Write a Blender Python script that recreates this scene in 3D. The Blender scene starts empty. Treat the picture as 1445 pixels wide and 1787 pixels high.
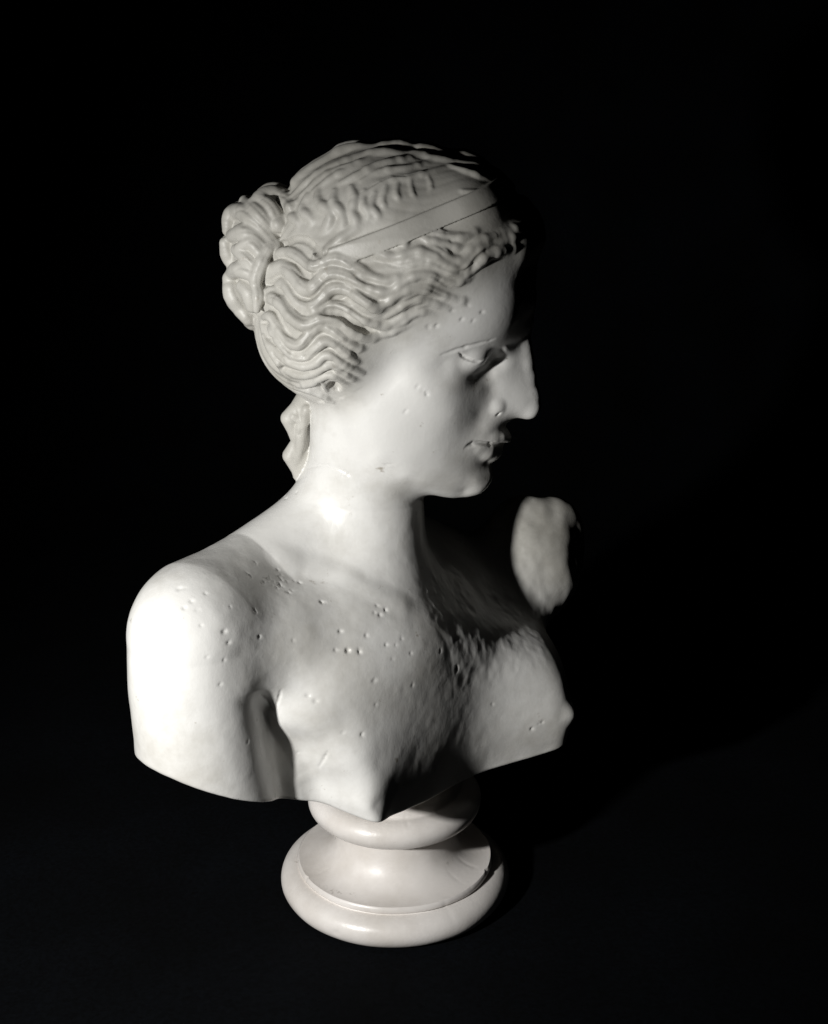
import bpy, math, time
import numpy as np
T0 = time.time()

# ------------------------------------------------------------------ camera, light, exposure
# the bust is modelled in centimetres (z up) and put into the scene in metres (x 0.01)
FPX, PW, PH = 2400.0, 1445.0, 1787.0
PITCH = math.radians(18.7)
CAM = np.array([0.0, -75.0, 50.0])
FW = np.array([0, math.cos(PITCH), -math.sin(PITCH)])
UP = np.array([0, math.sin(PITCH), math.cos(PITCH)])
RT = np.array([1.0, 0, 0])
sc = bpy.context.scene
COL = sc.collection
cd = bpy.data.cameras.new('camera')
cam = bpy.data.objects.new('camera', cd)
COL.objects.link(cam)
cam.location = CAM * 0.01
cam.rotation_euler = (math.pi / 2 - PITCH, 0, 0)
cd.sensor_fit = 'VERTICAL'
cd.sensor_height = 24.0
cd.lens = FPX / PH * 24.0
cd.clip_start = 0.01
cd.clip_end = 20
sc.camera = cam
w = bpy.data.worlds.new('World')
sc.world = w
w.use_nodes = True
w.node_tree.nodes['Background'].inputs[0].default_value = (0.0, 0.0, 0.0, 1)
w.node_tree.nodes['Background'].inputs[1].default_value = 0.0
sc.view_settings.view_transform = 'Standard'
sc.view_settings.look = 'None'
sc.view_settings.exposure = 0.0
sc.view_settings.gamma = 1.0


def aim(o, t):
    from mathutils import Vector
    d = Vector(t) - o.location
    o.rotation_euler = d.to_track_quat('-Z', 'Y').to_euler()


# the one lamp of the photograph: a small lamp low on the left, in front of the bust
ld = bpy.data.lights.new('table_lamp', 'SPOT')
ld.energy = 21.5
ld.spot_size = math.radians(75)
ld.spot_blend = 1.0
ld.shadow_soft_size = 0.016
ld.color = (1.0, 0.99, 0.965)
lamp = bpy.data.objects.new('table_lamp', ld)
COL.objects.link(lamp)
lamp.location = (-0.395, -0.54, 0.37)
aim(lamp, (-0.11, -0.05, 0.18))

# ------------------------------------------------------------------ sculpting field
def P(px, py, y):
    """point of the plane y=const (cm) seen at this place of the photograph"""
    d = FW + RT * (px - PW / 2) / FPX - UP * (py - PH / 2) / FPX
    return CAM + d * ((y - CAM[1]) / d[1])


def Q(px, py, l):
    """the same for a point l cm nearer than the head's middle plane"""
    return P(px, py, YH - l)


YH = 0.0
YMAX = 12.0
VOX = 0.075
LO = np.array([-17.5, -16.5, 4.2])
HI = np.array([14.5, 18.0, 46.5])
N = np.ceil((HI - LO) / VOX).astype(int) + 1
FLD = np.full(tuple(N), 9.0, np.float32)
LAB = np.zeros(tuple(N), np.uint8)
AX = [(LO[i] + VOX * np.arange(N[i])).astype(np.float32) for i in range(3)]
BODY, HAIR, BAND, BUN, CURL = 0, 1, 2, 3, 4


def region(lo, hi, pad):
    a = np.clip(np.floor((np.asarray(lo) - pad - LO) / VOX).astype(int), 0, N)
    b = np.clip(np.ceil((np.asarray(hi) + pad - LO) / VOX).astype(int) + 1, 0, N)
    sl = tuple(slice(a[i], b[i]) for i in range(3))
    g = (AX[0][sl[0]][:, None, None], AX[1][sl[1]][None, :, None], AX[2][sl[2]][None, None, :])
    return sl, g


def stamp(fn, lo, hi, k=0.3, lab=None, mode='add', pad=None):
    kf = k if callable(k) else None
    if kf:
        k = 2.2
    if pad is None:
        pad = (2.5 * k + 0.8) if k > 0.9 else (1.2 * k + 0.6)
    sl, g = region(lo, hi, pad)
    if any(s.stop - s.start < 2 for s in sl):
        return
    d = fn(*g).astype(np.float32)
    f = FLD[sl]
    if kf:
        k = kf(*g)
    if mode == 'add':
        h = np.maximum(k - np.abs(f - d), 0) / k
        if lab is not None:
            LAB[sl] = np.where(d < f + 0.02, lab, LAB[sl])
        FLD[sl] = np.minimum(f, d) - h * h * k * 0.25
    elif mode == 'sub':
        h = np.maximum(k - np.abs(f + d), 0) / k
        FLD[sl] = np.maximum(f, -d) + h * h * k * 0.25
    elif mode == 'and':
        h = np.maximum(k - np.abs(f - d), 0) / k
        FLD[sl] = np.maximum(f, d) + h * h * k * 0.25


def rot(ax, deg):
    a = math.radians(deg)
    c, s = math.cos(a), math.sin(a)
    if ax == 'x':
        return np.array([[1, 0, 0], [0, c, -s], [0, s, c]])
    if ax == 'y':
        return np.array([[c, 0, s], [0, 1, 0], [-s, 0, c]])
    return np.array([[c, -s, 0], [s, c, 0], [0, 0, 1]])


def flip(p):
    p = np.array(p, float)
    p[..., 1] = 2 * YH - p[..., 1]
    return p


MF = np.diag([1.0, -1.0, 1.0])


def ell(c, r, R=None, k=0.4, lab=None, mode='add', sym=False):
    c = np.asarray(c, float)
    r = np.asarray(r, float)
    R = np.eye(3) if R is None else R
    ext = np.sqrt(((R * r) ** 2).sum(1))
    Ri = R.T

    def fn(X, Y, Z):
        x, y, z = X - c[0], Y - c[1], Z - c[2]
        u = [(Ri[i, 0] * x + Ri[i, 1] * y + Ri[i, 2] * z) / r[i] for i in range(3)]
        k0 = np.sqrt(u[0] ** 2 + u[1] ** 2 + u[2] ** 2)
        k1 = np.sqrt((u[0] / r[0]) ** 2 + (u[1] / r[1]) ** 2 + (u[2] / r[2]) ** 2)
        return k0 * (k0 - 1) / np.maximum(k1, 1e-4)
    stamp(fn, c - ext, c + ext, k, lab, mode)
    if sym:
        ell(flip(c), r, MF @ R @ MF, k, lab, mode)


def tube(pts, rad, k=0.2, lab=None, mode='add', sym=False, flat=None):
    """round tube of changing radius through the points; flat=(nx,ny,nz,f) squashes it along n"""
    pts = np.asarray(pts, float)
    rad = np.broadcast_to(np.asarray(rad, float), (len(pts),))

    def fn(X, Y, Z):
        out = None
        for i in range(len(pts) - 1):
            a, b = pts[i], pts[i + 1]
            ab = b - a
            L2 = max(float(ab @ ab), 1e-6)
            x, y, z = X - a[0], Y - a[1], Z - a[2]
            t = np.clip((x * ab[0] + y * ab[1] + z * ab[2]) / L2, 0, 1)
            d = np.sqrt((x - ab[0] * t) ** 2 + (y - ab[1] * t) ** 2 + (z - ab[2] * t) ** 2) - (rad[i] + (rad[i + 1] - rad[i]) * t)
            out = d if out is None else np.minimum(out, d)
        return out
    # long tubes in chunks so that each works on a small block
    n = len(pts)
    if n > 9 and not callable(k):
        i = 0
        while i < n - 1:
            j = min(i + 7, n - 1)
            tube(pts[i:j + 1], rad[i:j + 1], k, lab, mode)
            i = j
    else:
        r = rad.max()
        stamp(fn, pts.min(0) - r, pts.max(0) + r, k, lab, mode)
    if sym:
        tube(flip(pts), rad, k, lab, mode)


def spline(pts, n=6):
    p = np.asarray(pts, float)
    p = np.vstack([2 * p[0] - p[1], p, 2 * p[-1] - p[-2]])
    out = []
    for i in range(1, len(p) - 2):
        for t in np.linspace(0, 1, n, endpoint=False):
            a, b, c, d = p[i - 1], p[i], p[i + 1], p[i + 2]
            out.append(0.5 * (2 * b + (c - a) * t + (2 * a - 5 * b + 4 * c - d) * t * t + (3 * b - a - 3 * c + d) * t ** 3))
    out.append(p[-2])
    return np.array(out)


def sample(F, p):
    q = (np.asarray(p) - LO) / VOX
    q = np.clip(q, 0, N - 1.001)
    i = q.astype(int)
    f = q - i
    r = 0
    for dx in (0, 1):
        for dy in (0, 1):
            for dz in (0, 1):
                wgt = (f[..., 0] if dx else 1 - f[..., 0]) * (f[..., 1] if dy else 1 - f[..., 1]) * (f[..., 2] if dz else 1 - f[..., 2])
                r = r + wgt * F[i[..., 0] + dx, i[..., 1] + dy, i[..., 2] + dz]
    return r


def lift(px, off=0.0, F=None, y0=-16.0):
    """where the sight lines through these photo points meet the sculpted surface"""
    F = FLD if F is None else F
    px = np.asarray(px, float)
    d = FW + RT * ((px[:, 0] - PW / 2) / FPX)[:, None] - UP * ((px[:, 1] - PH / 2) / FPX)[:, None]
    t = (y0 - CAM[1]) / d[:, 1]
    best = np.full(len(px), 99.0); bt = t.copy()
    for _ in range(80):
        s = sample(F, CAM + d * t[:, None]) - off
        m = np.abs(s) < best - 1e-4
        best = np.where(m, np.abs(s), best); bt = np.where(m, t, bt)
        t = np.minimum(t + np.clip(s, -0.5, 0.8) * 0.7 / np.linalg.norm(d, axis=1), (YMAX - CAM[1]) / d[:, 1])
    t = np.where(best > 0.03, bt, t)                   # a line that passes beside the surface stops where it comes closest
    return CAM + d * t[:, None]


# ------------------------------------------------------------------ torso
A = math.radians(45)
SV = np.array([-math.cos(A), -math.sin(A), 0])      # towards her right shoulder (near, left in the photo)
NV = np.array([math.sin(A), -math.cos(A), 0])       # out of the chest
ZV = np.array([0, 0, 1.0])
RT3 = np.stack([SV, NV, ZV], 1)
C0 = np.array([-1.2, 0.0, 0.0])


def T(s, n, z):
    return C0 + SV * s + NV * n + ZV * z


def arm_k(X, Y, Z):
    """the arm melts into the shoulder above the armpit and only touches the chest below it"""
    return 0.2 + 2.0 * np.clip((Z + 0.25 * (X + 8) - 16.2) / 2.0, 0, 1)


def plane_cut(p, n, lo, hi, k=0.25):
    n = np.asarray(n, float); n /= np.linalg.norm(n)

    def fn(X, Y, Z):
        d = (X - p[0]) * n[0] + (Y - p[1]) * n[1] + (Z - p[2]) * n[2]
        box = np.maximum(np.maximum(lo[0] - X, lo[1] - Y), lo[2] - Z)
        return np.where(box > 0, d - 2.0 * box, d)
    stamp(fn, lo, hi, k, None, 'and', 0)


# the front of the chest: how far (cm) it stands out (n) across the body (s, + is her right), row by row of height z
CHEST = """
23.6| 10,-2.2 8,-1.2 6,-.2 3,.4 1,0 -1,-1.4 -4,-4 -9,-7
21.5| 13,-2.5 11,-.6 9,.9 7,1.8 5,2.3 3,2.5 1,2.2 -1,.9 -3,-1.0 -6,-3.4 -9,-5.5
19.5| 13,-1.6 11,.6 9,2.2 7,3.1 5,3.7 3,4.0 1,3.9 -1,3.2 -3,1.8 -5,.1 -8,-2.4
17.5| 13,-.6 11,1.3 9.5,2.8 8,3.8 6,4.4 4,4.7 2,4.8 0,4.6 -2,4.3 -3.5,3.9 -5,3.0 -7,1.4 -9,-.4 -11,-2.5
15.5| 11.4,-.5 10.8,1.4 9.6,3.2 8,4.3 6,4.85 4,5.0 2,5.0 0,4.9 -2,4.75 -4,4.75 -6,4.9 -8,4.6 -9.5,3.5 -11,1.2
13| 9.7,-.4 9.3,1.6 8.7,3.5 8,4.7 6.5,5.4 5,5.4 3,5.25 1,5.15 -1,5.0 -3,5.1 -5,5.7 -6.5,6.3 -8,6.6 -9.3,5.7 -10.3,4 -11,1.8
10.8| 8.9,.2 8.6,2.2 8.2,4.2 7.8,5.45 7.1,5.8 6,5.75 4,5.45 2,5.25 0,5.05 -1.5,5.0 -3,5.2 -5,5.9 -6.6,6.7 -8.1,7.1 -9.3,6.1 -10.3,4.2 -10.9,2
9.2| 8.7,.4 8.4,2.5 8.1,4.5 7.8,5.75 7.2,6.1 6,5.8 4,5.4 2,5.15 0,4.9 -1.5,4.85 -3,5.0 -5,5.7 -6.6,6.4 -8.1,6.8 -9.3,5.7 -10.3,3.8
6.5| 8.6,.4 8.3,2.5 8.0,4.4 7.4,5.6 6,5.4 4,5.1 2,4.8 0,4.4 -1.5,4.3 -3,4.6 -5,5.4 -6.6,6.0 -8.1,6.2 -9.3,5.2 -10.3,3.4
20| 16,-6 -13.5,-5
14| 12.6,-5 -13,-5
10| 11.2,-6 -12.6,-5
6| 11,-6 -12.4,-5
"""


def chest():
    P_ = []
    for ln in CHEST.strip().split('\n'):
        z, row = ln.split('|')
        for t in row.split():
            a, b = t.split(',')
            P_.append((float(a), float(z), float(b)))
    P_ = np.array(P_)
    u, gv = P_[:, :2], P_[:, 2]
    n = len(u)

    def ker(r2):
        return 0.5 * r2 * np.log(r2 + 1e-9)
    K = ker(((u[:, None] - u[None]) ** 2).sum(-1)) + np.eye(n) * 0.08
    Pm = np.c_[np.ones(n), u]
    sol = np.linalg.solve(np.block([[K, Pm], [Pm.T, np.zeros((3, 3))]]), np.r_[gv, np.zeros(3)])
    # table of the relief and of its slope, looked up by (s, z)
    sg, zg = np.linspace(-15, 17, 257), np.linspace(4, 26, 177)
    S2, Z2 = np.meshgrid(sg, zg, indexing='ij')
    g = sol[n] + sol[n + 1] * S2 + sol[n + 2] * Z2
    for i in range(n):
        g += sol[i] * ker((S2 - u[i, 0]) ** 2 + (Z2 - u[i, 1]) ** 2)
    gs, gz = np.gradient(g, sg, zg)
    nrm = np.sqrt(1 + gs ** 2 + gz ** 2)
    tab = np.stack([g, nrm], -1)

    def fn(X, Y, Z):
        s_ = (X - C0[0]) * SV[0] + (Y - C0[1]) * SV[1]
        n_ = (X - C0[0]) * NV[0] + (Y - C0[1]) * NV[1]
        a = np.clip((s_ - sg[0]) / (sg[1] - sg[0]), 0, len(sg) - 1.001)[:, :, 0]
        b = np.clip((Z - zg[0]) / (zg[1] - zg[0]), 0, len(zg) - 1.001)[0, 0, :]
        i, j = a.astype(int), b.astype(int)
        fa, fb = (a - i)[:, :, None, None], (b - j)[None, None, :, None]
        v = (tab[i][:, :, j] * (1 - fb) + tab[i][:, :, j + 1] * fb) * (1 - fa) + (tab[i + 1][:, :, j] * (1 - fb) + tab[i + 1][:, :, j + 1] * fb) * fa
        d = (n_ - v[..., 0]) / v[..., 1]
        top = Z - (22.6 - 0.012 * s_ ** 2 + np.clip(s_, -8, 0) * 0.16) + 0.0 * n_
        for c, kk in ((-0.3 - n_ + 0.0 * Z, 1.2), (top * 0.9, 2.0)):
            h = np.maximum(kk - np.abs(d - c), 0) / kk
            d = np.maximum(d, c) + h * h * kk * 0.25
        return np.maximum(d, np.abs(s_ + 0.0 * Z) - 14.0)
    stamp(fn, T(0, 3, 15) - np.array([13, 13, 11]), T(0, 3, 15) + np.array([13, 13, 10]), 0.9, None, 'add', 0)


def torso():
    ell(T(2.5, -2.8, 17.3), (10.0, 5.6, 6.0), RT3, 1)                  # shoulder girdle and back
    ell(T(-6.0, -3.6, 14.6), (7.5, 4.8, 4.6), RT3, 2.5)
    ell(T(-0.8, -1.6, 12.0), (8.0, 5.2, 9.0), RT3, 2.0)
    chest()
    # near shoulder and upper arm
    ell(P(425, 1105, -6.2), (3.6, 3.0, 2.6), None, 2.0)
    q = spline([(*P(334, 1118, -8.8), 3.3), (*P(337, 1185, -9), 3.4), (*P(348, 1265, -9.0), 3.5), (*P(364, 1370, -8.8), 3.75), (*P(385, 1490, -8.6), 4.15)], 9)
    za, ctr, ra = q[::-1, 2], q[::-1, :2], q[::-1, 3]

    def upper_arm(X, Y, Z):
        z = Z[0, 0, :]
        cx, cy, r = np.interp(z, za, ctr[:, 0]), np.interp(z, za, ctr[:, 1]), np.interp(z, za, ra)
        up = np.maximum(Z - za[-1], 0)
        return (np.sqrt((X - cx) ** 2 + (Y - cy) ** 2 + up ** 2) - r) * 0.97
    stamp(upper_arm, np.append(ctr.min(0) - 5.3, 4.0), np.append(ctr.max(0) + 5.3, za[-1] + 3.5), arm_k, None, 'add', 2.5)
    tube([P(447, 1240, -6.9), P(492, 1345, -6.6), P(526, 1500, -6.2)], [1.7, 2.1, 2.7], 0.9)
    # far shoulder, the arm raised and broken off
    tube([T(-10.0, -1.2, 16.0), P(935, 985, 9)], [3.0, 2.3], 2.2)
    ell(P(902, 930, 9.2), (1.9, 1.5, 2.5), rot('y', 8), 2.4)
    ell(P(958, 945, 9.6), (2.1, 1.6, 2.9), rot('y', 20), 2.0)
    ell(P(928, 1010, 8.4), (2.3, 1.8, 2.6), None, 2.4)
    # trapezius and neck
    tube([P(632, 1010, 0.8), P(640, 860, 0.9), P(650, 680, 0.6)], [3.9, 3.3, 3.5], 1.6)
    tube([P(600, 880, 2.0), P(430, 975, -3.0), P(345, 1060, -7)], [2.2, 1.6, 2.4], 2.5)
    tube([P(680, 930, 5.0), P(870, 1010, 11.0)], [1.8, 1.5], 2.2)
    # collar bone, nipples, the hollow over the breastbone
    q = lift(spline([(690, 1062), (630, 1035), (560, 1005), (480, 985)], 5), -0.62)
    tube(q, np.linspace(0.2, 0.5, len(q)), 1.0)
    ell(lift([(988, 1243)], -0.3)[0] + np.array([0.1, 0, 0]), (0.42, 0.42, 0.32), rot('y', 30), 0.7)
    # the broken end of the raised arm: a flat split face and a chipped under-edge
    plane_cut(P(1004, 905, 9), (0.80, -0.52, 0.28), (6.5, 4, 16), (13, 14, 26))


def bottom_cut():
    def fn(X, Y, Z):
        s = (X - C0[0]) * SV[0] + (Y - C0[1]) * SV[1]
        return (8.5 + 0.0165 * (s + 2) ** 2 - Z) / np.sqrt(1 + (0.035 * (s + 2)) ** 2)
    stamp(fn, LO, LO + np.array([40, 40, 22.0]), 0.18, None, 'and', 0)


# ------------------------------------------------------------------ head
def carve(px, r, k=0.12, off=0.0, n=5, sym=True, ends=True):
    p = lift(spline(px, n), off)
    rr = np.full(len(p), float(r))
    if ends:
        m = min(n, len(p) // 2)
        rr[:m] *= np.linspace(0.25, 1, m); rr[-m:] *= np.linspace(1, 0.25, m)
    tube(p, rr, k, None, 'sub', sym)


def ridge(px, r, k=0.15, off=0.0, n=5, sym=True, lab=1, F=None, taper=(0.5, 0.45), tail=9):
    q = spline(px, n)
    o = np.full(len(q), off)
    m = min(tail, len(q) // 2)
    if m:
        o[-m:] -= np.linspace(0, 1.1, m) * (r if np.isscalar(r) else r[-1])
    p = lift(q, o, F)
    rr = np.full(len(p), float(r)) if np.isscalar(r) else np.interp(np.linspace(0, 1, len(p)), np.linspace(0, 1, len(r)), r)
    m = min(n, len(p) // 2)
    rr[:m] *= np.linspace(taper[0], 1, m); rr[-m:] *= np.linspace(1, taper[1], m)
    tube(p, rr, k, lab, 'add', sym)


# the side of the face: how far (cm) it stands out from the middle plane, along rows of the photo
RELIEF = """
932,470,0 930,520,0 929,560,0 926,585,0 929,610,0 932,640,0 937,670,0 942,700,0 941,715,0 934,726,0 920,731,0 900,729,0 886,737,0
882,745,0 888,755,0 893,763,0 890,770,0 878,775,0 876,784,0 871,793,0 861,801,0 858,810,0 860,822,0 858,838,0 850,850,0 838,860,0 815,866,0 790,867,0
765,863,0 735,854,0 705,843,0
914,585,.68 918,610,.55 922,640,.52 927,670,.52 931,705,.55
899,600,.98 884,600,1.32 904,635,.88 884,645,1.3 910,680,.88 892,685,1.15 872,690,1.4 906,714,.9 886,716,1.15 862,718,1.5
880,608,1.5 871,605,1.42 860,622,1.15 852,640,1.4 842,652,1.85 866,650,1.5
905,583,1.08 890,584,1.48 866,589,1.82 850,588,2.1 820,594,2.95 790,604,3.6 760,613,4.0 730,618,4.15 695,620,4.1
833,660,2.2 815,652,3.0 790,647,3.6 772,632,3.72 760,645,3.95 730,640,4.2 700,640,4.12 670,640,3.9
856,680,1.6 838,680,2.15 815,680,2.9 780,680,3.8 745,680,4.15 712,680,4.15 680,680,3.95 640,680,3.7
836,722,1.95 822,722,2.45 790,722,3.4 750,722,3.88 710,722,3.98 680,722,3.85 640,722,3.6
868,745,1.15 852,747,1.6 832,742,1.95 810,745,2.55 780,745,3.3 740,745,3.75 700,745,3.85 640,745,3.5
880,760,.78 866,762,1.1 846,762,1.65
866,778,.85 848,779,1.5 830,782,1.85 806,775,2.4 785,772,2.9 745,772,3.5 700,772,3.7 640,772,3.4
850,806,.55 835,805,1.25 810,805,2.0 780,805,2.65 740,805,3.2 700,805,3.45 650,800,3.3
850,835,.6 830,840,1.2 800,840,1.75 770,838,2.25 730,830,2.85 700,822,3.1
810,856,.95 771,852,1.75 737,842,2.45 705,832,2.85 670,815,3.05 640,795,3.1
912,550,.85 895,550,1.4 872,550,2.3 835,550,3.2 800,550,3.8 760,550,4.2 720,550,4.45 680,550,4.5
914,510,1.2 890,510,2.2 850,510,3.2 800,510,4.0 740,510,4.5 680,510,4.7
915,470,1.3 890,470,2.4 850,470,3.4 800,470,4.1 740,470,4.6
600,480,4.7 600,560,4.4 600,640,3.8 600,720,3.4 600,800,3.0
935,585,-.6 939,610,-.6 944,640,-.6 949,670,-.6 954,700,-.6 975,620,-2.2 980,700,-2.0 960,500,-2.5 950,780,-2 930,860,-2.5 840,910,-2.5 740,910,-2.6 700,900,-2.4 960,420,-1.5
"""


def face():
    pts = np.array([[float(v) for v in t.split(',')] for t in RELIEF.split()])
    w3 = np.array([Q(a, b, max(c, 0)) for a, b, c in pts])
    u = w3[:, [0, 2]]
    gv = np.sign(pts[:, 2]) * pts[:, 2] ** 2

    def ker(r2):
        return 0.5 * r2 * np.log(r2 + 1e-9)
    n = len(u)
    K = ker(((u[:, None] - u[None]) ** 2).sum(-1)) + np.eye(n) * 0.004
    Pm = np.c_[np.ones(n), u]
    M = np.block([[K, Pm], [Pm.T, np.zeros((3, 3))]])
    sol = np.linalg.solve(M, np.r_[gv, np.zeros(3)])
    lo, hi = np.array([-4.5, -6.5, 24.0]), np.array([8.6, 6.5, 41.0])

    def fn(X, Y, Z):
        x = X[:, 0, 0].astype(float); z = Z[0, 0, :].astype(float)
        gx, gz = np.meshgrid(x, z, indexing='ij')
        g = sol[n] + sol[n + 1] * gx + sol[n + 2] * gz
        for i in range(n):
            g += sol[i] * ker((gx - u[i, 0]) ** 2 + (gz - u[i, 1]) ** 2)
        dx, dz = np.gradient(g, x, z)
        g, dx, dz = g[:, None, :], dx[:, None, :], dz[:, None, :]
        f = (Y - YH) ** 2 - g
        grad = np.sqrt(4 * (Y - YH) ** 2 + dx ** 2 + dz ** 2 + 0.05)
        d = f / grad
        a0, a1 = Q(596, 690, 4.2), Q(655, 850, 3.5)
        e = (a1 - a0)[[0, 2]]; e /= np.linalg.norm(e)
        c = (X - a0[0]) * e[1] - (Z - a0[2]) * e[0]
        h = np.maximum(1.2 - np.abs(d - c), 0) / 1.2
        d = np.maximum(d, c) + h * h * 0.3
        d = np.maximum(d, Z - 40.0)
        return d
    stamp(fn, lo, hi, 1.0, BODY, 'add', 0.6)


def head():
    ell(Q(684, 462, 0), (6.6, 5.7, 5.8), rot('y', 12), 1, HAIR)         # skull
    ell(Q(800, 505, 0), (4.0, 4.5, 3.9), None, 1.2, BODY)              # forehead
    face()
    ell(Q(670, 690, 0), (2.6, 3.5, 3.6), None, 1.2)
    # bridge, wings and tip of the nose
    tube(spline([Q(905, 590, 0), Q(910, 615, 0), Q(915, 643, 0), Q(920, 672, 0), Q(921, 696, 0)], 4), np.linspace(0.38, 0.2, 17), 0.5)
    ell(Q(925, 708, 0), (0.45, 0.42, 0.5), None, 0.4)
    ell(Q(863, 707, 1.12), (0.55, 0.44, 0.52), rot('y', 15), 0.22, None, 'add', True)
    # eyes
    ell(Q(821, 617, 2.36), (0.92, 0.98, 0.8), None, 0.5, None, 'add', True)
    carve([(772, 620), (800, 611), (832, 602), (862, 594)], 0.1, 0.15, 0.05)
    carve([(800, 614), (808, 622), (820, 628), (832, 631), (842, 629)], 0.09, 0.04, -0.03)
    # lips
    tube(spline([Q(871, 761, 0), Q(867, 762, 0.5), Q(851, 765, 1.05), Q(830, 769, 1.55)], 4), np.interp(range(13), [0, 6, 12], [0.38, 0.32, 0.12]), 0.4, None, 'add', True)
    tube(spline([Q(857, 788, 0), Q(854, 788, 0.5), Q(843, 786, 0.9), Q(832, 780, 1.4)], 4), np.interp(range(13), [0, 6, 12], [0.4, 0.36, 0.15]), 0.4, None, 'add', True)
    tube(spline([Q(886, 775, 0), Q(872, 775, 0.75), Q(852, 774, 1.38), Q(832, 773, 1.86), Q(820, 777, 2.12), Q(813, 783, 2.3)], 4), np.interp(range(21), [0, 6, 12, 16, 20], [0.1, 0.12, 0.12, 0.1, 0.04]), 0.14, None, 'sub', True)
    ell(lift([(870, 723)], 0.0)[0], (0.16, 0.16, 0.07), rot('y', -35), 0.08, None, 'sub', True)


# strands of the side hair, traced from the bun forwards
def zA(pts):
    return [(380 + x / 4.817, 380 + y / 4.817) for x, y in pts]


def zB(pts):
    return [(600 + x / 4.014, 380 + y / 4.014) for x, y in pts]


def zC(pts):
    return [(440 + x / 2.779, 230 + y / 2.779) for x, y in pts]


def zD(pts):
    return [(380 + x / 6.16, 310 + y / 6.16) for x, y in pts]


def strand_relief():
    """all hair runs to the knot: shallow wavy ridges round an axis through it"""
    b = Q(478, 478, 0)
    sl, (X, Y, Z) = region((-9.5, -7, 27), (8.5, 7, 46), 0)
    F, Lb = FLD[sl], LAB[sl]
    a = np.array([math.cos(0.12), math.sin(0.12)])
    al = (X - b[0]) * a[0] + (Z - b[2]) * a[1]
    up = -(X - b[0]) * a[1] + (Z - b[2]) * a[0]
    th = np.arctan2(np.abs(Y - YH), up) + 0 * al
    rad = np.sqrt(al ** 2 + up ** 2 + (Y - YH) ** 2)
    ph = 13 * th + 0.9 * np.sin(1.55 * rad + 1.2 * th) + 0.5 * np.sin(3.1 * th + 0.9 * rad)
    r = 1 - np.abs(np.sin(ph))
    r2 = 1 - np.abs(np.sin(2.6 * ph + 1.5 * np.sin(0.8 * rad)))
    xt = Q(640, 600, 5)[0]
    m = np.clip((xt - X) / 2.0 + np.clip((Z - 36.5) / 2.0, 0, 3), 0, 1)
    m = m * (1 - 0.65 * np.clip((al - 0.0) / 2, 0, 1) * np.clip((up - 1.0) / 1.5, 0, 1))
    m = m * (1 - 0.6 * np.clip((al - 0.3) / 1.0, 0, 1) * np.clip((np.abs(Y - YH) - 1.5) / 1.5, 0, 1))
    m = m * (Lb == HAIR) * np.clip((2.0 - np.abs(F)) / 1.0, 0, 1)
    FLD[sl] = F + m * (0.26 * r + 0.08 * r2 - 0.12)


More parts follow.
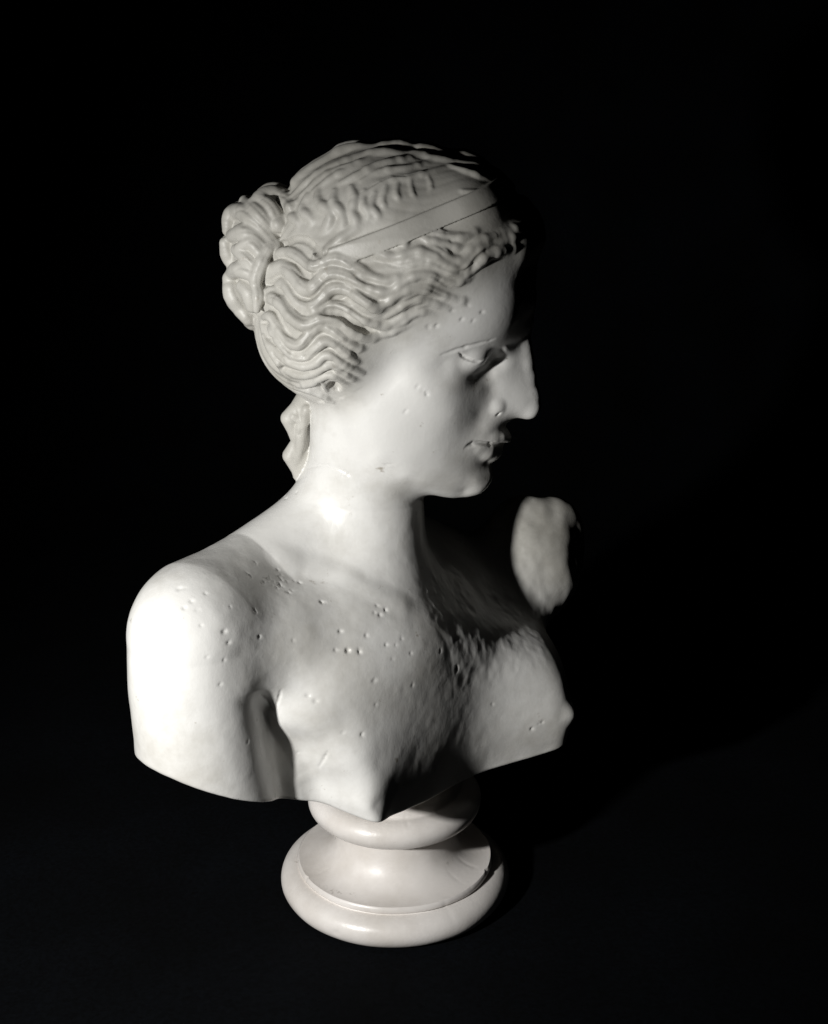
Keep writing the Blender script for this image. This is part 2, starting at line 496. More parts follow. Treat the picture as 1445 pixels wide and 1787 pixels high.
def hair():
    # mass of the hair over the ears and round the head
    ell(Q(582, 558, 0), (4.1, 5.6, 4.2), rot('y', -35), 1.2, HAIR)
    ell(Q(706, 396, 0), (6.3, 5.2, 4.15), rot('y', 12), 1.2, HAIR)
    ell(Q(808, 358, 0), (3.0, 4.5, 2.3), rot('y', 20), 1.2, HAIR)
    tube([Q(905, 415, 0.6), Q(880, 435, 2.4), Q(820, 445, 4.1), Q(740, 470, 5.0), Q(650, 520, 5.3)], [1.0, 1.1, 1.0, 0.9, 0.8], 1.0, HAIR, 'add', True)
    ell(Q(882, 408, 0), (1.8, 3.2, 1.6), None, 0.8, HAIR)
    ell(Q(912, 398, 0.5), (0.95, 1.5, 1.15), None, 0.6, HAIR, 'add', True)
    ell(Q(540, 596, 0), (2.3, 3.6, 2.9), rot('y', -35), 1.0, HAIR)
    smooth = FLD.copy()
    strand_relief()
    base = FLD.copy()
    # rolls above the long groove and the curls of the front
    S3 = [
        ([(170, 210), (260, 260), (350, 275), (430, 260), (520, 240), (600, 255), (680, 300), (760, 350), (830, 350), (890, 290), (960, 220), (1060, 190), (1150, 200)], 0.24),
        ([(560, 90), (640, 110), (740, 130), (830, 140), (900, 110), (960, 60)], 0.2),
        ([(600, 200), (680, 230), (740, 280), (820, 300), (870, 240), (940, 170), (1020, 140), (1100, 110), (1140, 60)], 0.2),
        ([(520, 120), (600, 160), (700, 180), (800, 210), (860, 180)], 0.17),
        ([(900, 370), (950, 310), (1010, 260), (1080, 235), (1160, 215), (1240, 170)], 0.27),
        ([(1060, 170), (1140, 150), (1220, 120), (1280, 70)], 0.22),
        ([(1080, 110), (1160, 90), (1240, 60), (1290, 20)], 0.2),
    ]
    for pts, r in S3:
        ridge(zB(pts), r, 0.2, -0.02, 5, True, HAIR, base)
    # thick locks on both sides of the parting, they give the top its wavy outline
    for pts, r in (([(520, 322, 1.2), (560, 296, 1.1), (605, 275, 1.0), (650, 262, 1.0), (690, 262, 0.9), (722, 275, 0.7)], 0.42), ([(735, 280, 1.0), (775, 276, 1.0), (820, 288, 0.9), (855, 308, 0.9), (880, 332, 0.8)], 0.42),
                   ([(560, 320, 2.2), (610, 292, 2.1), (660, 285, 2.0), (705, 290, 1.9), (740, 302, 1.8)], 0.34), ([(750, 302, 2.1), (800, 300, 2.0), (840, 315, 1.9), (872, 340, 1.7)], 0.34),
                   ([(870, 335, 0.5), (895, 352, 0.5), (912, 372, 0.5), (925, 395, 0.5)], 0.38)):
        q = spline([Q(*p) for p in pts], 4)
        f = sample(base, q)                               # lay the lock on the skull
        q = q - np.array([0, 0, 1.0]) * (f[:, None] + 0.16)
        q[:, 2] += 0.1 * np.sin(np.arange(len(q)) * 0.8 + 1)
        tube(q, np.full(len(q), r), 0.2, HAIR, 'add', True)
    # waves of the crown: short wavy locks above the band, long ones along the parting
    S4 = [
        ([(480, 270), (500, 330), (485, 390), (505, 440), (470, 500)], 0.24),
        ([(400, 290), (398, 350), (440, 405), (440, 465), (395, 530)], 0.26),
        ([(320, 280), (325, 345), (380, 395), (370, 460), (320, 520)], 0.26),
        ([(268, 310), (245, 380), (292, 430), (285, 490)], 0.24),
        ([(215, 340), (180, 395), (230, 450), (205, 510)], 0.22),
        ([(160, 370), (145, 440), (115, 500)], 0.22),
        ([(545, 290), (540, 350), (570, 400), (550, 450)], 0.2),
        ([(595, 300), (580, 360), (612, 410), (590, 440)], 0.16),
        ([(650, 270), (632, 335), (655, 390)], 0.14),
        ([(765, 230), (775, 290), (790, 330)], 0.09),
        ([(850, 215), (868, 260), (860, 300)], 0.07),
        ([(705, 250), (700, 300), (720, 350)], 0.12),
        ([(335, 595), (400, 545), (490, 480), (580, 440)], 0.24),
        ([(190, 320), (280, 240), (380, 180), (480, 140), (590, 105)], 0.25),
        ([(240, 310), (330, 235), (430, 185), (540, 150), (650, 110)], 0.22),
        ([(300, 290), (390, 225), (470, 190), (560, 165)], 0.2),
        ([(430, 250), (520, 210), (620, 160), (740, 140), (850, 120)], 0.24),
        ([(530, 240), (620, 195), (720, 180), (820, 165), (900, 140)], 0.17),
        ([(560, 300), (640, 245), (740, 225), (840, 205), (940, 180), (1040, 190)], 0.17),
        ([(960, 170), (1050, 200), (1120, 230), (1190, 270)], 0.22),
        ([(1000, 150), (1090, 170), (1170, 215), (1215, 270)], 0.22),
        ([(1020, 290), (1110, 300), (1200, 310), (1280, 370)], 0.18),
    ]
    for pts, r in S4:
        ridge(zC(pts), r, 0.18, -0.03, 5, True, HAIR, base)
    band(smooth)
    S = [
        ([(345, 585), (395, 600), (440, 575), (500, 560)], 0.2),
        ([(385, 650), (425, 620), (480, 605), (520, 625)], 0.2),
        ([(470, 345), (540, 295), (620, 290), (700, 340), (770, 400), (850, 400), (920, 355), (1000, 340), (1080, 370), (1180, 440), (1280, 500), (1400, 560)], 0.26),
        ([(385, 555), (450, 470), (550, 415), (640, 480), (700, 570), (780, 600), (850, 555), (920, 480), (1020, 470), (1130, 510), (1260, 580), (1400, 640)], 0.38),
        ([(500, 560), (570, 560), (630, 650), (700, 725), (790, 745), (860, 690), (940, 610), (1030, 585), (1130, 620), (1230, 690), (1330, 750), (1440, 740)], 0.30),
        ([(700, 780), (790, 800), (880, 770), (980, 735), (1080, 760), (1180, 825), (1280, 880), (1400, 890), (1500, 860)], 0.22),
        ([(335, 770), (390, 695), (460, 675), (540, 725), (600, 805), (680, 875), (760, 895), (860, 855), (960, 845), (1060, 890), (1150, 960), (1270, 990), (1440, 960)], 0.34),
        ([(380, 840), (440, 830), (480, 880), (540, 970), (600, 1045), (680, 1070), (750, 1005), (820, 930), (900, 910), (980, 950), (1060, 1020), (1160, 1080), (1300, 1090)], 0.26),
        ([(430, 920), (480, 980), (560, 1090), (640, 1155), (740, 1160), (830, 1090), (900, 1040), (980, 1050), (1050, 1110), (1140, 1190), (1220, 1210)], 0.24),
        ([(450, 1070), (540, 1160), (640, 1230), (740, 1250), (830, 1220), (900, 1160), (980, 1165), (1060, 1230), (1170, 1280), (1260, 1300)], 0.22),
        ([(520, 1240), (620, 1300), (720, 1325), (820, 1300), (900, 1250), (970, 1235), (1040, 1290), (1120, 1340), (1230, 1360)], 0.21),
        ([(600, 1370), (700, 1400), (790, 1390), (860, 1350), (950, 1320), (1040, 1355), (1120, 1410)], 0.2),
        ([(650, 1430), (740, 1440), (810, 1460), (880, 1490), (950, 1520), (1040, 1560)], 0.18),
        ([(385, 990), (440, 1090), (500, 1200), (570, 1290), (640, 1380)], 0.2),
        ([(860, 1360), (900, 1420), (930, 1480)], 0.12),
    ]
    for pts, r in S:
        ridge(zA(pts), r * 1.12, 0.1, 0.02, 5, True, HAIR, base)
    for pts, r in S[2:10]:                                 # a drilled line along each lock
        if r > 0.23:
            carve(zA([(x, y - 14) for x, y in pts[1:-1]]), 0.045, 0.07, 0.02)
    # finer strands above the temple
    S2 = [
        ([(430, 560), (520, 510), (620, 515), (720, 555), (810, 575), (870, 560)], 0.19),
        ([(520, 620), (600, 590), (690, 615), (770, 650)], 0.17),
        ([(280, 790), (390, 740), (480, 680), (570, 655), (660, 690)], 0.17),
        ([(200, 830), (310, 810), (400, 770), (480, 730)], 0.15),
        ([(700, 430), (780, 450), (850, 430), (900, 390)], 0.18),
        ([(180, 200), (270, 160), (380, 140), (430, 180), (400, 230), (330, 240)], 0.15),
        ([(0, 300), (90, 330), (180, 400), (260, 440), (360, 430), (420, 380)], 0.2),
        ([(120, 460), (220, 510), (320, 520), (400, 470), (470, 420), (560, 400), (660, 430), (760, 490)], 0.2),
        ([(200, 620), (290, 600), (380, 540), (460, 500), (560, 490), (650, 510), (760, 560)], 0.2),
        ([(300, 690), (380, 640), (450, 600), (540, 570), (640, 600), (720, 620)], 0.18),
        ([(160, 740), (260, 760), (360, 720), (430, 670), (520, 640)], 0.18),
        ([(330, 330), (430, 330), (530, 305), (620, 310), (720, 360), (820, 400), (880, 370), (960, 320)], 0.2),
    ]
    for pts, r in S2:
        ridge(zB(pts), r, 0.2, -0.04, 5, True, HAIR, base)
    # dark lines between the locks
    for g, r in [([(560, 515), (600, 560), (640, 630), (700, 680), (760, 690), (830, 640), (900, 560), (960, 532), (1060, 542), (1150, 580), (1250, 640), (1330, 690), (1430, 700)], 0.1),
                 ([(730, 395), (790, 435), (850, 425), (900, 385)], 0.09), ([(960, 700), (1060, 718), (1150, 770), (1230, 822), (1330, 835)], 0.1),
                 ([(520, 1030), (580, 1110), (650, 1155), (740, 1165), (800, 1130)], 0.09), ([(930, 1000), (1010, 1035), (1080, 1085), (1170, 1110)], 0.1),
                 ([(930, 1120), (990, 1140), (1060, 1190), (1140, 1225)], 0.09), ([(940, 1285), (1030, 1310), (1120, 1350)], 0.1), ([(1110, 440), (1200, 510), (1290, 540), (1400, 555)], 0.1),
                 ([(350, 890), (400, 880), (440, 890)], 0.12), ([(380, 1000), (430, 1010), (480, 1020)], 0.09), ([(530, 1190), (560, 1215)], 0.1), ([(690, 1180), (750, 1170)], 0.12),
                 ([(600, 400), (650, 440), (720, 500), (770, 520)], 0.1), ([(820, 930), (780, 1000), (740, 1060), (690, 1105)], 0.07), ([(860, 1100), (820, 1150), (740, 1190)], 0.07)]:
        carve(zA(g), r, 0.05, 0.03)
    for g, r in [([(40, 265), (100, 290), (160, 335)], 0.08), ([(40, 370), (120, 430), (200, 460), (280, 470)], 0.09), ([(550, 410), (640, 420), (720, 480), (770, 495)], 0.08),
                 ([(520, 490), (600, 500), (680, 540), (770, 560)], 0.08), ([(380, 690), (440, 640), (520, 590)], 0.07), ([(740, 150), (770, 170)], 0.08)]:
        carve(zB(g), r, 0.06, 0.03)
    # deep drilled grooves
    carve(zA([(440, 620), (500, 615), (560, 680), (620, 770), (700, 830), (780, 850)]), 0.17, 0.08, 0.1)
    carve(zA([(860, 805), (940, 790), (1040, 815), (1130, 880), (1220, 930), (1350, 955)]), 0.24, 0.08, 0.0)
    carve(zA([(1130, 570), (1220, 620), (1300, 670), (1400, 705)]), 0.15, 0.06, 0.1)
    carve(zA([(480, 240), (560, 220), (660, 180), (760, 200), (830, 280), (870, 340)]), 0.22, 0.1, 0.0)
    carve(zA([(560, 515), (620, 590), (680, 660), (750, 685), (820, 650)]), 0.09, 0.06, 0.05)
    carve(zA([(520, 900), (580, 960), (640, 1010)]), 0.14, 0.08, 0.05)
    carve(zA([(950, 1385), (1015, 1445)]), 0.34, 0.08, -0.05)
    carve(zA([(850, 1390), (880, 1450)]), 0.12, 0.08, 0.0)
    carve(zB([(220, 250), (290, 310), (380, 340), (480, 320), (560, 305), (640, 320), (720, 365), (820, 385), (890, 350), (940, 280), (1020, 225), (1110, 205)]), 0.12, 0.08, 0.05)
    carve(zB([(610, 175), (680, 200), (740, 250)]), 0.09, 0.08, 0.05)
    carve(zB([(580, 75), (680, 95), (780, 105), (870, 85)]), 0.06, 0.08, 0.04)
    carve(zC([(530, 290), (600, 245), (680, 210), (760, 205), (880, 175)]), 0.08, 0.08, 0.04)


def band(smooth):
    """a flat ribbon lying on the hair, cut out of a shell round the head by a tilted slab"""
    p0, p1 = Q(590, 431, 5.5), Q(850, 326, 4.0)
    e = (p1 - p0)[[0, 2]]; e /= np.linalg.norm(e)
    xl = Q(572, 450, 5.4)[0]
    lo, hi = np.array([xl - 0.5, -7.0, 33.0]), np.array([8.0, 7.0, 46.0])
    sl, (X, Y, Z) = region(lo, hi, 0)
    F = FLD[sl]
    dist = (X - p0[0]) * (-e[1]) + (Z - p0[2]) * e[0]
    al = (X - p0[0]) * e[0] + (Z - p0[2]) * e[1]
    wd = 0.5 + 0.0 * al
    slab = np.maximum(np.abs(dist + wd * 0.9) - wd, (xl - X))
    B = smooth[sl] - 0.2
    F = np.maximum(F, np.minimum(-slab - 0.02, B))
    LAB[sl] = np.where((B < F + 0.1) & (slab < 0.0), BAND, LAB[sl])
    FLD[sl] = np.minimum(F, np.maximum(B + 0 * slab, slab))


def bun():
    ell(Q(466, 465, 0), (1.75, 2.5, 3.5), rot('y', -12), 0.5, BUN)
    ell(Q(470, 372, 0), (1.3, 2.2, 1.2), rot('y', -30), 0.4, BUN)
    F0 = FLD.copy()
    S = [
        ([(446, 356), (466, 342), (492, 345), (508, 362)], [0.4, 0.5, 0.5, 0.3], -0.1),
        ([(398, 402), (401, 380), (415, 369), (430, 374), (450, 394), (468, 412), (482, 430)], [0.3, 0.42, 0.42, 0.4, 0.36, 0.32], 0.1),
        ([(428, 352), (446, 368), (464, 388), (482, 412)], [0.3, 0.42, 0.42, 0.3], -0.05),
        ([(450, 345), (472, 362), (486, 392)], [0.3, 0.4, 0.4], -0.05),
        ([(404, 412), (425, 406), (445, 412), (466, 432)], [0.3, 0.5, 0.5, 0.35], 0.05),
        ([(418, 432), (438, 424), (456, 444)], [0.25, 0.36, 0.3], 0.2),
        ([(413, 436), (428, 448), (446, 466)], [0.3, 0.36, 0.3], 0.1),
        ([(393, 424), (399, 442), (407, 462)], [0.3, 0.45, 0.35], -0.1),
        ([(400, 484), (414, 470), (432, 474), (446, 484)], [0.3, 0.42, 0.42, 0.3], 0.1),
        ([(402, 488), (408, 514), (424, 540), (440, 566)], [0.4, 0.55, 0.5, 0.3], 0.0),
        ([(424, 500), (436, 512), (440, 534)], [0.35, 0.45, 0.35], 0.05),
        ([(474, 428), (462, 448), (452, 470), (446, 492), (450, 515), (448, 540)], [0.22, 0.3, 0.34, 0.3, 0.3, 0.2], 0.25),
    ]
    for pts, r, off in S:
        q = spline(pts, 5)
        p = lift(q, off, F0)
        rr = np.interp(np.linspace(0, 1, len(p)), np.linspace(0, 1, len(r)), r)
        tube(p, rr * 1.06, 0.13, BUN, 'add', True)
    for pts, r, off in S:
        carve([(x + 3, y - 3) for x, y in pts], 0.05, 0.09, 0.02, 5)
    carve(zD([(215, 510), (290, 490), (400, 555), (500, 640), (560, 700)]), 0.24, 0.06, 0.15, 4)
    carve(zD([(215, 950), (280, 920), (370, 1000)]), 0.18, 0.06, 0.1, 4)
    carve(zD([(170, 770), (230, 730), (280, 720)]), 0.1, 0.06, 0.1, 4)
    carve(zD([(330, 600), (380, 700), (430, 830)]), 0.07, 0.08, 0.1, 4)
    carve(zD([(430, 480), (540, 600), (600, 680)]), 0.08, 0.08, 0.1, 4)


def curl():
    tube([P(545, 690, 1.0), P(522, 716, 0.5), P(505, 730, 0.5), P(512, 750, 0.6), P(519, 770, 0.8), P(508, 795, 1.0), P(518, 822, 1.2)], [0.8, 0.6, 0.5, 0.38, 0.35, 0.5, 0.3], 0.15, CURL)
    tube([P(535, 715, 0.0), P(526, 745, 0.2), P(524, 775, 0.5), P(518, 800, 0.9)], [0.3, 0.34, 0.3, 0.3], 0.12, CURL)
    tube([P(512, 728, 0.0), P(530, 735, 0.2)], [0.2, 0.3], 0.12, CURL)
    tube([P(536, 700, 0.9), P(531, 750, 1.0), P(526, 800, 1.2), P(520, 830, 1.3)], [0.6, 0.45, 0.45, 0.3], 0.15, CURL)
    for px in ([(500, 722), (515, 732), (530, 728)], [(508, 752), (520, 760), (528, 752)], [(505, 780), (515, 790), (524, 785)], [(516, 705), (524, 735), (526, 765)]):
        carve(px, 0.09, 0.07, 0.03, 4, False)


def pits():
    """little casting holes and worn spots, copied from where the photograph shows them"""
    L = [(318, 1024, .2), (355, 1031, .15), (340, 1048, .17), (345, 1064, .1), (322, 1060, .08), (250, 1087, .13), (393, 1103, .17), (392, 1150, .1), (523, 1013, .13), (565, 1048, .15),
         (513, 1118, .1), (588, 1135, .1), (608, 1133, .13), (627, 1134, .13), (655, 1190, .14), (722, 1195, .15), (533, 1210, .12), (552, 1222, .16), (600, 1280, .12), (633, 1283, .1),
         (652, 1066, .12), (664, 1072, .16), (676, 1064, .1), (660, 1056, .09), (735, 684, .1), (746, 687, .1), (729, 676, .07), (708, 719, .06), (673, 811, .08), (681, 811, .08),
         (790, 545, .14), (816, 534, .1), (826, 560, .08), (745, 571, .12), (764, 571, .1), (842, 545, .1), (805, 560, .1), (281, 1220, .08), (655, 1230, .07), (400, 1120, .06), (455, 1112, .08),
         (446, 1065, .07), (595, 1100, .09), (640, 1108, .06), (702, 1110, .1), (718, 1140, .07), (685, 1150, .07), (770, 1135, .1), (800, 1165, .14), (930, 1275, .14), (860, 1230, .08), (945, 1262, .12), (745, 1030, .1)]
    rnd = np.random.RandomState(4)
    for _ in range(28):                                  # worn strip where neck and shoulder meet
        t = rnd.rand()
        L.append((440 + 70 * t + rnd.randn() * 8, 985 + 45 * t + rnd.randn() * 9, 0.04 + 0.1 * rnd.rand() ** 2))
    for _ in range(16):
        L.append((490 + rnd.randn() * 13, 850 + rnd.randn() * 18, 0.04 + 0.06 * rnd.rand()))
    for _ in range(8):
        L.append((rnd.uniform(270, 760), rnd.uniform(1020, 1330), 0.03 + 0.035 * rnd.rand()))
    a = np.array(L)
    p = lift(a[:, :2], a[:, 2] * 0.6)
    for q, r in zip(p, a[:, 2]):
        for _ in range(3):
            R = rot('z', rnd.uniform(0, 180)) @ rot('x', rnd.uniform(0, 180))
            f = rnd.uniform(0.25, 0.8)
            o = rnd.randn(3) * r * 0.6
            ell(q + o * np.array([1, 0.2, 1]), (r * f * rnd.uniform(1, 2.0), r * f, r * f), R, 0.1, None, 'sub')
    for px in ([(535, 818), (560, 812), (590, 818), (612, 830)], [(455, 1213), (470, 1228), (478, 1246)], [(478, 1240), (486, 1222), (490, 1205)], [(557, 1338), (565, 1325), (572, 1312)]):
        carve(px, 0.05, 0.12, 0.0, 5, False)


def rough(lo, hi, amp, cell, seed, tall=1.0):
    """weathered, uneven stretch of surface"""
    sl, (X, Y, Z) = region(lo, hi, 0)
    rnd = np.random.RandomState(seed)
    acc = 0
    for o, (c, wgt) in enumerate(((cell, 1.0), (cell * 0.5, 0.5))):
        cc = [c, c, c * tall]
        n = [int((hi[i] - lo[i]) / cc[i]) + 3 for i in range(3)]
        R = rnd.randn(*n)

        def ax(A, i):
            q = (A.ravel() - lo[i]) / cc[i]
            q = np.clip(q, 0, n[i] - 2.001)
            k = q.astype(int); f = q - k
            return k, f * f * (3 - 2 * f)
        (i0, fx), (j0, fy), (k0, fz) = ax(X, 0), ax(Y, 1), ax(Z, 2)
        R = R[i0] * (1 - fx)[:, None, None] + R[i0 + 1] * fx[:, None, None]
        R = R[:, j0] * (1 - fy)[None, :, None] + R[:, j0 + 1] * fy[None, :, None]
        R = R[:, :, k0] * (1 - fz)[None, None, :] + R[:, :, k0 + 1] * fz[None, None, :]
        acc = acc + R * wgt
    m = 1
    for A, i in ((X, 0), (Y, 1), (Z, 2)):
        m = m * np.clip(np.minimum(A - lo[i], hi[i] - A) / 1.2, 0, 1)
    FLD[sl] += (amp * m * acc).astype(np.float32)


t1 = time.time()
torso()
bottom_cut()
YMAX = 0.0          # head: only the near half is traced, the far half mirrors it
head()
hair()
bun()
curl()
YMAX = 12.0
pits()
rough((0.0, -4.0, 14.0), (9.0, 9.0, 22.5), 0.014, 0.55, 3, 1.3)       # eroded upper chest, far side
rough((-17, -16, 8), (14, 15, 25.5), 0.007, 0.9, 5)
rough((5.0, 4.0, 15.0), (13.0, 14.0, 25.5), 0.03, 1.1, 9, 1.6)       # broken arm
print('field', round(time.time() - t1, 1), FLD.shape)


# ------------------------------------------------------------------ surface extraction
def surface():
    """surface nets: one vertex in each cell that the surface crosses"""
    F = FLD
    nx, ny, nz = F.shape
    S = F < 0
    c = np.zeros((nx - 1, ny - 1, nz - 1), np.uint8)
    for dx in (0, 1):
        for dy in (0, 1):
            for dz in (0, 1):
                c += S[dx:nx - 1 + dx, dy:ny - 1 + dy, dz:nz - 1 + dz]
    act = (c > 0) & (c < 8)
    ii = np.argwhere(act)
    idx = np.full(act.shape, -1, np.int32)
    idx[act] = np.arange(len(ii), dtype=np.int32)
    acc = np.zeros((len(ii), 3))
    cnt = np.zeros(len(ii))
    cor = {(dx, dy, dz): F[ii[:, 0] + dx, ii[:, 1] + dy, ii[:, 2] + dz].astype(np.float64) for dx in (0, 1) for dy in (0, 1) for dz in (0, 1)}
    for a in range(3):
        for u in (0, 1):
            for v in (0, 1):
                p0 = [0, 0, 0]; o = [k for k in range(3) if k != a]
                p0[o[0]], p0[o[1]] = u, v
                p1 = list(p0); p1[a] = 1
                f0, f1 = cor[tuple(p0)], cor[tuple(p1)]
                m = (f0 < 0) != (f1 < 0)
                t = np.where(m, f0 / np.where(m, f0 - f1, 1), 0)
                pt = np.array(p0, float)[None, :].repeat(len(ii), 0)
                pt[:, a] = t
                acc += pt * m[:, None]
                cnt += m
    V = LO + (ii + acc / cnt[:, None]) * VOX
    quads = []
    for a in range(3):
        o = [k for k in range(3) if k != a]
        sl0 = [slice(1, -1)] * 3; sl1 = [slice(1, -1)] * 3
        sl0[a] = slice(0, -1); sl1[a] = slice(1, None)
        s0, s1 = S[tuple(sl0)], S[tuple(sl1)]
        e = np.argwhere(s0 != s1)
        off = np.array([1, 1, 1]); off[a] = 0
        inside = s0[e[:, 0], e[:, 1], e[:, 2]]
        e = e + off

        def cell(du, dv):
            q = e.copy(); q[:, o[0]] -= du; q[:, o[1]] -= dv
            return idx[q[:, 0], q[:, 1], q[:, 2]]
        qd = np.stack([cell(1, 1), cell(0, 1), cell(0, 0), cell(1, 0)], 1)
        fl = inside if a != 1 else ~inside
        qd[~fl] = qd[~fl][:, ::-1]
        quads.append(qd)
    Qd = np.concatenate(quads)
    Qd = Qd[(Qd >= 0).all(1)]
    h = VOX
    G = np.stack([sample(F, V + np.eye(3)[i] * h) - sample(F, V - np.eye(3)[i] * h) for i in range(3)], 1)
    G /= np.maximum(np.linalg.norm(G, axis=1), 1e-6)[:, None]
    L = LAB[tuple(np.rint((V - LO) / VOX).astype(int).T)]
    return V, Qd, G, L


def mesh_from(name, V, F, smooth=True, normals=None):
    me = bpy.data.meshes.new(name)
    k = F.shape[1]
    me.vertices.add(len(V)); me.loops.add(F.size); me.polygons.add(len(F))
    me.vertices.foreach_set('co', np.ascontiguousarray(V * 0.01, np.float32).ravel())
    me.loops.foreach_set('vertex_index', F.astype(np.int32).ravel())
    me.polygons.foreach_set('loop_start', (np.arange(len(F)) * k).astype(np.int32))
    me.update(calc_edges=True)
    me.polygons.foreach_set('use_smooth', np.full(len(F), smooth))
    if normals is not None:
        me.normals_split_custom_set_from_vertices(normals.astype(np.float32))
    me.update()
    return me


def obj(name, me, mat, parent=None, **props):
    o = bpy.data.objects.new(name, me)
    COL.objects.link(o)
    if mat:
        me.materials.append(mat)
    if parent:
        o.parent = parent
    for k, v in props.items():
        o[k] = v
    return o


# ------------------------------------------------------------------ materials
def plaster_mat(name='white_plaster', dirty=(0.57, 0.555, 0.52), clean=(0.74, 0.732, 0.71)):
    m = bpy.data.materials.new(name)
    m.use_nodes = True
    nt = m.node_tree
    N_ = nt.nodes; Lk = nt.links
    b = N_['Principled BSDF']
    tc = N_.new('ShaderNodeTexCoord')

    def noise(scale, detail=5, rough=0.6):
        n = N_.new('ShaderNodeTexNoise')
        n.inputs['Scale'].default_value = scale
        n.inputs['Detail'].default_value = detail
        n.inputs['Roughness'].default_value = rough
        Lk.new(tc.outputs['Object'], n.inputs['Vector'])
        return n
    n1 = noise(16, 6, 0.65)
    r1 = N_.new('ShaderNodeValToRGB')
    r1.color_ramp.elements[0].position = 0.34; r1.color_ramp.elements[0].color = (*dirty, 1)
    r1.color_ramp.elements[1].position = 0.55; r1.color_ramp.elements[1].color = (*clean, 1)
    Lk.new(n1.outputs['Fac'], r1.inputs['Fac'])
    # the hair is greyer with settled dirt
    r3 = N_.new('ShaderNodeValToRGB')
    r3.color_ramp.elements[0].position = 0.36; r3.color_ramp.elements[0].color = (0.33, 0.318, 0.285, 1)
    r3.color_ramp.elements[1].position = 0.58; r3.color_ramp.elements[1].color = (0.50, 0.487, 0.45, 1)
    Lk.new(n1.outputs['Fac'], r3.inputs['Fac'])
    sa = N_.new('ShaderNodeAttribute'); sa.attribute_name = 'soil_shade'
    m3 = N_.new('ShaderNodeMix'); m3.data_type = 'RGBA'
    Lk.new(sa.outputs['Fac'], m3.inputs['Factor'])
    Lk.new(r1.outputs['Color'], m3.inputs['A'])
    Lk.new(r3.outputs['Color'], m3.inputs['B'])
    # small brownish stains
    n2 = noise(75, 4, 0.7)
    r2 = N_.new('ShaderNodeValToRGB')
    r2.color_ramp.elements[0].position = 0.66; r2.color_ramp.elements[0].color = (0, 0, 0, 1)
    r2.color_ramp.elements[1].position = 0.76; r2.color_ramp.elements[1].color = (1, 1, 1, 1)
    Lk.new(n2.outputs['Fac'], r2.inputs['Fac'])
    mx = N_.new('ShaderNodeMix'); mx.data_type = 'RGBA'
    Lk.new(r2.outputs['Color'], mx.inputs['Factor'])
    Lk.new(m3.outputs['Result'], mx.inputs['A'])
    mx.inputs['B'].default_value = (0.36, 0.33, 0.28, 1)
    Lk.new(mx.outputs['Result'], b.inputs['Base Color'])
    n3 = noise(45, 3)
    mr = N_.new('ShaderNodeMapRange')
    mr.inputs['From Min'].default_value = 0.3; mr.inputs['From Max'].default_value = 0.7
    mr.inputs['To Min'].default_value = 0.24; mr.inputs['To Max'].default_value = 0.44
    Lk.new(n3.outputs['Fac'], mr.inputs['Value'])
    ra = N_.new('ShaderNodeMath'); ra.operation = 'MULTIPLY_ADD'
    Lk.new(sa.outputs['Fac'], ra.inputs[0]); ra.inputs[1].default_value = 0.14
    Lk.new(mr.outputs['Result'], ra.inputs[2])
    Lk.new(ra.outputs[0], b.inputs['Roughness'])
    b.inputs['Specular IOR Level'].default_value = 0.5
    n4 = noise(110, 6, 0.6)
    n5 = noise(600, 3, 0.6)
    ad = N_.new('ShaderNodeMath'); ad.operation = 'MULTIPLY_ADD'
    Lk.new(n5.outputs['Fac'], ad.inputs[0]); ad.inputs[1].default_value = 0.25
    Lk.new(n4.outputs['Fac'], ad.inputs[2])
    bp = N_.new('ShaderNodeBump')
    bp.inputs['Strength'].default_value = 0.35
    bp.inputs['Distance'].default_value = 0.0006
    Lk.new(ad.outputs[0], bp.inputs['Height'])
    Lk.new(bp.outputs['Normal'], b.inputs['Normal'])
    return m


def cloth_mat():
    m = bpy.data.materials.new('black_cloth')
    m.use_nodes = True
    nt = m.node_tree
    b = nt.nodes['Principled BSDF']
    tc = nt.nodes.new('ShaderNodeTexCoord')
    n1 = nt.nodes.new('ShaderNodeTexNoise')
    n1.inputs['Scale'].default_value = 420
    n1.inputs['Detail'].default_value = 4
    nt.links.new(tc.outputs['Object'], n1.inputs['Vector'])
    n2 = nt.nodes.new('ShaderNodeTexNoise')
    n2.inputs['Scale'].default_value = 9
    nt.links.new(tc.outputs['Object'], n2.inputs['Vector'])
    mu = nt.nodes.new('ShaderNodeMath'); mu.operation = 'MULTIPLY'
    nt.links.new(n1.outputs['Fac'], mu.inputs[0]); nt.links.new(n2.outputs['Fac'], mu.inputs[1])
    r = nt.nodes.new('ShaderNodeValToRGB')
    r.color_ramp.elements[0].position = 0.12; r.color_ramp.elements[0].color = (0.0008, 0.0009, 0.0011, 1)
    r.color_ramp.elements[1].position = 0.5; r.color_ramp.elements[1].color = (0.0032, 0.0042, 0.006, 1)
    nt.links.new(mu.outputs[0], r.inputs['Fac'])
    nt.links.new(r.outputs['Color'], b.inputs['Base Color'])
    b.inputs['Roughness'].default_value = 0.95
    b.inputs['Specular IOR Level'].default_value = 0.08
    return m


PL = plaster_mat()
PS = plaster_mat('socle_plaster', (0.66, 0.62, 0.58), (0.80, 0.765, 0.735))
CL = cloth_mat()

root = bpy.data.objects.new('marble_bust', None)
COL.objects.link(root)
root['label'] = 'white cast bust of a classical woman with bound wavy hair on round moulded foot'
root['category'] = 'sculpture'

